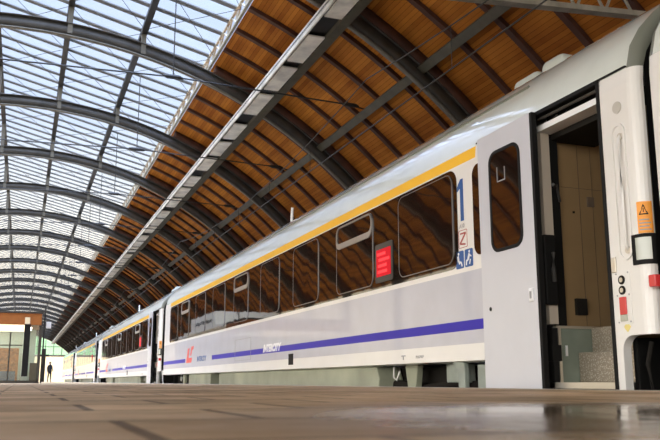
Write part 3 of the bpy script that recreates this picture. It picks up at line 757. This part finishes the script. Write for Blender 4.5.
    for k in range(3): b.prism(rr(0, 0, 0, 0, 0, 1) * 0 or [(YE0 - .055 + .018 * k, .3), (YE0 - .042 + .018 * k, .3), (YE0 - .042 + .018 * k, 3.0), (YE0 - .055 + .018 * k, 3.0)], 5.0, 7.06)
    b.build('gangway_bellows', M['rubber'], t)
    b = MB(); b.tube([(4.74, 5.02, .44), (4.74, 5.0, .36), (4.74, 5.0, .30)], .035, 10); b.tube([(4.74, 5.0, .30), (4.75, 5.0, .1), (4.8, 4.99, -.2)], .02, 8); b.build('brake_hose', M['pipe'], t)
    b = MB(); b.tube([(4.78, 5.30, .38), (4.76, 5.34, .2), (4.77, 5.30, -.1), (4.8, 5.2, -.3)], .02, 8); b.build('jumper_cable', M['dark'], t)
    b = MB(); b.box(5.2, 7.0, 5.16, 5.49, -.4, .42); b.box(4.74, 5.2, 5.44, 5.49, -.4, .42); b.build('dark_filler', M['rubber'], t, bevel=.02)  # black block added to stand for the deep shade inside the cut-out
    # underframe
    b = MB(); b.box(5.12, 6.94, 7.3, YR, -.25, .25); b.build('underframe', M['dark'], t)
    b = MB(); b.prism([(10.75, -.35), (10.62, .10), (10.72, .27), (20.6, .27), (20.6, -.35)], 4.72, 5.1); b.build('battery_fairing', M['tank'], t, bevel=.02)
    b = MB(); b.box(4.72, 5.1, 21.6, 24.6, -.35, .27); b.build('equipment_box', M['tank'], t, bevel=.02)
    b = MB(); b.prism([(8.14, .29), (8.42, .29), (8.28, .20), (8.25, -.3), (8.12, -.3), (8.12, .2)], 4.66, 4.72); b.build('step_bracket', M['box'], t, bevel=.008)
    b = MB(); b.box(4.74, 5.0, 7.52, 7.98, .0 - .05, .25); b.build('side_box', M['box'], t, bevel=.012)
    b = MB(); b.box(4.8, 5.0, 8.45, 8.8, .05, .27); b.build('valve_box', M['box'], t, bevel=.012)
    for yb in (9.4, 25.6):
        bg_ = MB(); bg_.prism([(yb - 1.5, -.1), (yb - 1.2, .08), (yb - .5, .05), (yb - .3, -.12), (yb + .3, -.12), (yb + .5, .05), (yb + 1.2, .08), (yb + 1.5, -.1), (yb + 1.4, -.3), (yb - 1.4, -.3)], 4.95, 5.1)
        bo = bg_.build('bogie_frame', M['dark'], t, bevel=.01)
        for dy in (-1.25, 1.25):
            b = MB(); c = []
            b.tube([(5.12, yb + dy, -.36), (5.30, yb + dy, -.36)], .46, 24); b.tube([(6.76, yb + dy, -.36), (6.94, yb + dy, -.36)], .46, 24); b.tube([(5.2, yb + dy, -.36), (6.86, yb + dy, -.36)], .08, 10)
            b.build('wheelset', M['steel'], bo)
        b = MB(); b.tube([(4.86, yb + 1.0, .28), (4.84, yb + .98, .12), (4.84, yb + .88, .08), (4.86, yb + .82, .2)], .014, 8); b.build('lifting_hook', M['pipe'], bo, smooth=True)
        b = MB(); b.prism([(yb + .25, .28), (yb + .62, .28), (yb + .5, -.2), (yb + .35, -.2)], 4.84, 4.93); b.build('yaw_damper', M['tank'], bo, bevel=.01)
        b = MB(); b.tube([(4.88, yb - .9, .06), (4.88, yb + .1, -.02)], .045, 10); b.build('shock_absorber', M['dark'], bo)
    return t
coach = make_coach()
coach['label'] = 'nearest white and grey railway coach with open door and yellow roofline stripe'
OFF = 24.6
for k, lab in ((1, 'second railway coach, joined behind the nearest coach with the open door'), (2, 'third railway coach back from the open door, far along the platform'), (3, 'last railway coach, farthest away at the end of the train'), (-1, 'sliver of the next coach at the right picture edge beside the dark gangway')):
    c = copy_tree(coach); c.location.y += OFF * k if k > 0 else (4.955 - YE1)
    c['label'] = lab

# ------------------------------------------------------------------ kiosk, mast, person, building opposite
t = thing('kiosk', 'glazed platform kiosk with orange brown fascia at left', 'kiosk', (-1.5, 33, 0))
b = MB(); b.box(-4.2, .62, 32.9, 36.2, 2.17, 2.60); b.build('fascia', M['fascia'], t, bevel=.01)
b = MB(); b.box(-4.2, .02, 32.86, 32.9, 1.9, 2.16); b.build('glow_strip', M['glowstrip'], t)  # cream strip made to glow so the front reads brighter
b = MB(); b.box(-4.0, .3, 34.2, 35.6, 2.1, 2.16); b.build('fill_panel', M['lamp'], t)  # added glowing panel that brightens the kiosk interior
b = MB(); b.box(-4.2, .66, 32.85, 36.25, 2.6, 2.67); b.build('roof_edge', M['steel'], t)
b = MB(); b.box(-4.2, .0, 32.99, 33.01, .1, 2.17); b.build('glazing', M['clear'], t)
b = MB()
for x in (-4.2, -2.6, -1.05, -.45): b.box(x - .025, x + .025, 32.96, 33.04, .08, 2.0)
b.box(-4.2, .0, 32.96, 33.04, 1.38, 1.42)
b.build('mullion_grid', M['steel'], t)
b = MB(); b.box(.02, .24, 32.9, 33.15, .25, 2.2); b.build('black_column', M['blk'], t)
b = MB(); b.box(.02, .2, 32.88, 33.1, 2.2, 2.45); b.build('lamp_box', M['cream'], t)
b = MB(); b.box(.26, .60, 33.05, 36.1, .1, 2.17); b.build('side_glazing', M['clear'], t)
b = MB(); b.box(.55, .66, 32.98, 33.1, 0, 2.3); b.build('corner_post', M['steel'], t)
b = MB(); b.box(.3, .56, 32.95, 33.3, .1, .75); b.build('litter_box', M['olive'], t, bevel=.02)
b = MB(); b.box(-4.2, .62, 32.98, 36.2, 0, .1); b.build('base', M['steel'], t)
b = MB(); b.box(-4.2, .5, 36.0, 36.1, .1, 2.17); b.build('back_wall', M['mint'], t)
b = MB(); b.box(-4.0, -.12, 34.6, 35.0, .1, 1.35); b.build('counter', M['goods'], t)
b = MB(); b.box(-.75, -.2, 33.6, 34.0, .1, .45); b.build('crate', M['goods2'], t)
t = thing('lamp_mast', 'slim dark mast with small white lamp boxes beside the kiosk', 'mast', (.74, 33.4, 0))
b = MB(); b.tube([(.74, 33.4, 0), (.74, 33.4, 2.95)], .03, 10); b.build('pole', M['steel_black'], t)
b = MB(); b.box(.66, .98, 33.33, 33.43, 1.0, 1.08); b.build('bracket', M['steel_black'], t)
b = MB(); b.box(.80, .98, 33.3, 33.45, 2.08, 2.32); b.build('lamp_head', M['signwhite'], t, bevel=.02)
b = MB(); b.box(.70, .86, 33.3, 33.5, .05, 1.3); b.build('control_box', M['steel_black'], t, bevel=.02)

def person(x, y):
    root = thing('person', 'person in black clothes standing far along the platform beside the kiosk', 'person', (x, y, 0))
    V = [(0, 0, .92, .15), (0, 0, 1.12, .145), (0, 0, 1.32, .165), (0, 0, 1.45, .10), (0, 0, 1.50, .055), (0, .01, 1.565, .085), (0, .01, 1.65, .08),
         (.09, 0, .86, .10), (.11, -.02, .50, .07), (.12, .03, .10, .05), (.12, -.08, .03, .045),
         (-.09, 0, .86, .10), (-.11, .03, .50, .07), (-.12, .08, .10, .05), (-.12, -.03, .03, .045),
         (.18, 0, 1.40, .06), (.24, .02, 1.14, .047), (.20, -.14, .95, .036), (.17, -.2, .9, .03),
         (-.18, 0, 1.40, .06), (-.25, .02, 1.13, .047), (-.26, -.05, .88, .036), (-.26, -.07, .80, .03)]
    E = [(0, 1), (1, 2), (2, 3), (3, 4), (4, 5), (5, 6), (0, 7), (7, 8), (8, 9), (9, 10), (0, 11), (11, 12), (12, 13), (13, 14), (2, 15), (15, 16), (16, 17), (17, 18), (2, 19), (19, 20), (20, 21), (21, 22)]
    me = bpy.data.meshes.new('body'); me.from_pydata([v[:3] for v in V], E, []); me.update()
    o = bpy.data.objects.new('body', me); C.objects.link(o)
    sm = o.modifiers.new('skin', 'SKIN'); sm.use_smooth_shade = True
    if not me.skin_vertices: me.skin_vertices.new()
    for sv, v in zip(me.skin_vertices[0].data, V): sv.radius = (v[3], v[3] * .85)
    me.skin_vertices[0].data[0].use_root = True
    o.modifiers.new('sub', 'SUBSURF').levels = 1
    bpy.context.view_layer.update()
    m2 = bpy.data.meshes.new_from_object(o.evaluated_get(bpy.context.evaluated_depsgraph_get()))
    bpy.data.objects.remove(o)
    m2.materials.clear(); m2.materials.append(M['cloth']); m2.materials.append(M['skin'])
    for p in m2.polygons:
        if p.center.z > 1.50 or (p.center.z < .93 and p.center.z > .76 and abs(p.center.x) > .155): p.material_index = 1
        p.use_smooth = True
    bo = bpy.data.objects.new('body', m2); C.objects.link(bo); bo.parent = root
    b = MB()
    for i in range(9):
        for k in range(16):
            def q(i, k):
                a = PI * .55 * i / 9; c = 2 * PI * k / 16
                return (x + .098 * math.sin(a) * math.cos(c), y + .025 + .105 * math.sin(a) * math.sin(c), 1.61 + .115 * math.cos(a))
            b.face([q(i, k), q(i + 1, k), q(i + 1, k + 1), q(i, k + 1)])
    b.build('hair', M['hair'], root, smooth=True)
    root.scale = (1, 1, .97); root.rotation_euler.z = .6
person(2.25, 72)

t = thing('station_building', 'pale station building mirrored in the far coach windows', 'building', (-7, 68, 0))
b = MB(); b.box(-10, -5.0, 57.5, 80, 0, 4.3); b.box(-10, -4.9, 63, 73, 4.3, 5.5); b.box(-10, -4.85, 60, 75.5, 4.2, 4.4)
b.build('wall', M['facade'], t)
for k in range(7):
    b = MB(); b.box(-5.02, -4.94, 58.5 + 3 * k, 60 + 3 * k, 2.3, 3.3); b.build('window', M['blk'], t)
b = MB()
for k in range(6): b.box(-4.92, -4.86, 64.5 + 1.2 * k, 65.2 + 1.2 * k, 4.75, 5.0)
b.build('facade_lettering', M['blk'], t)
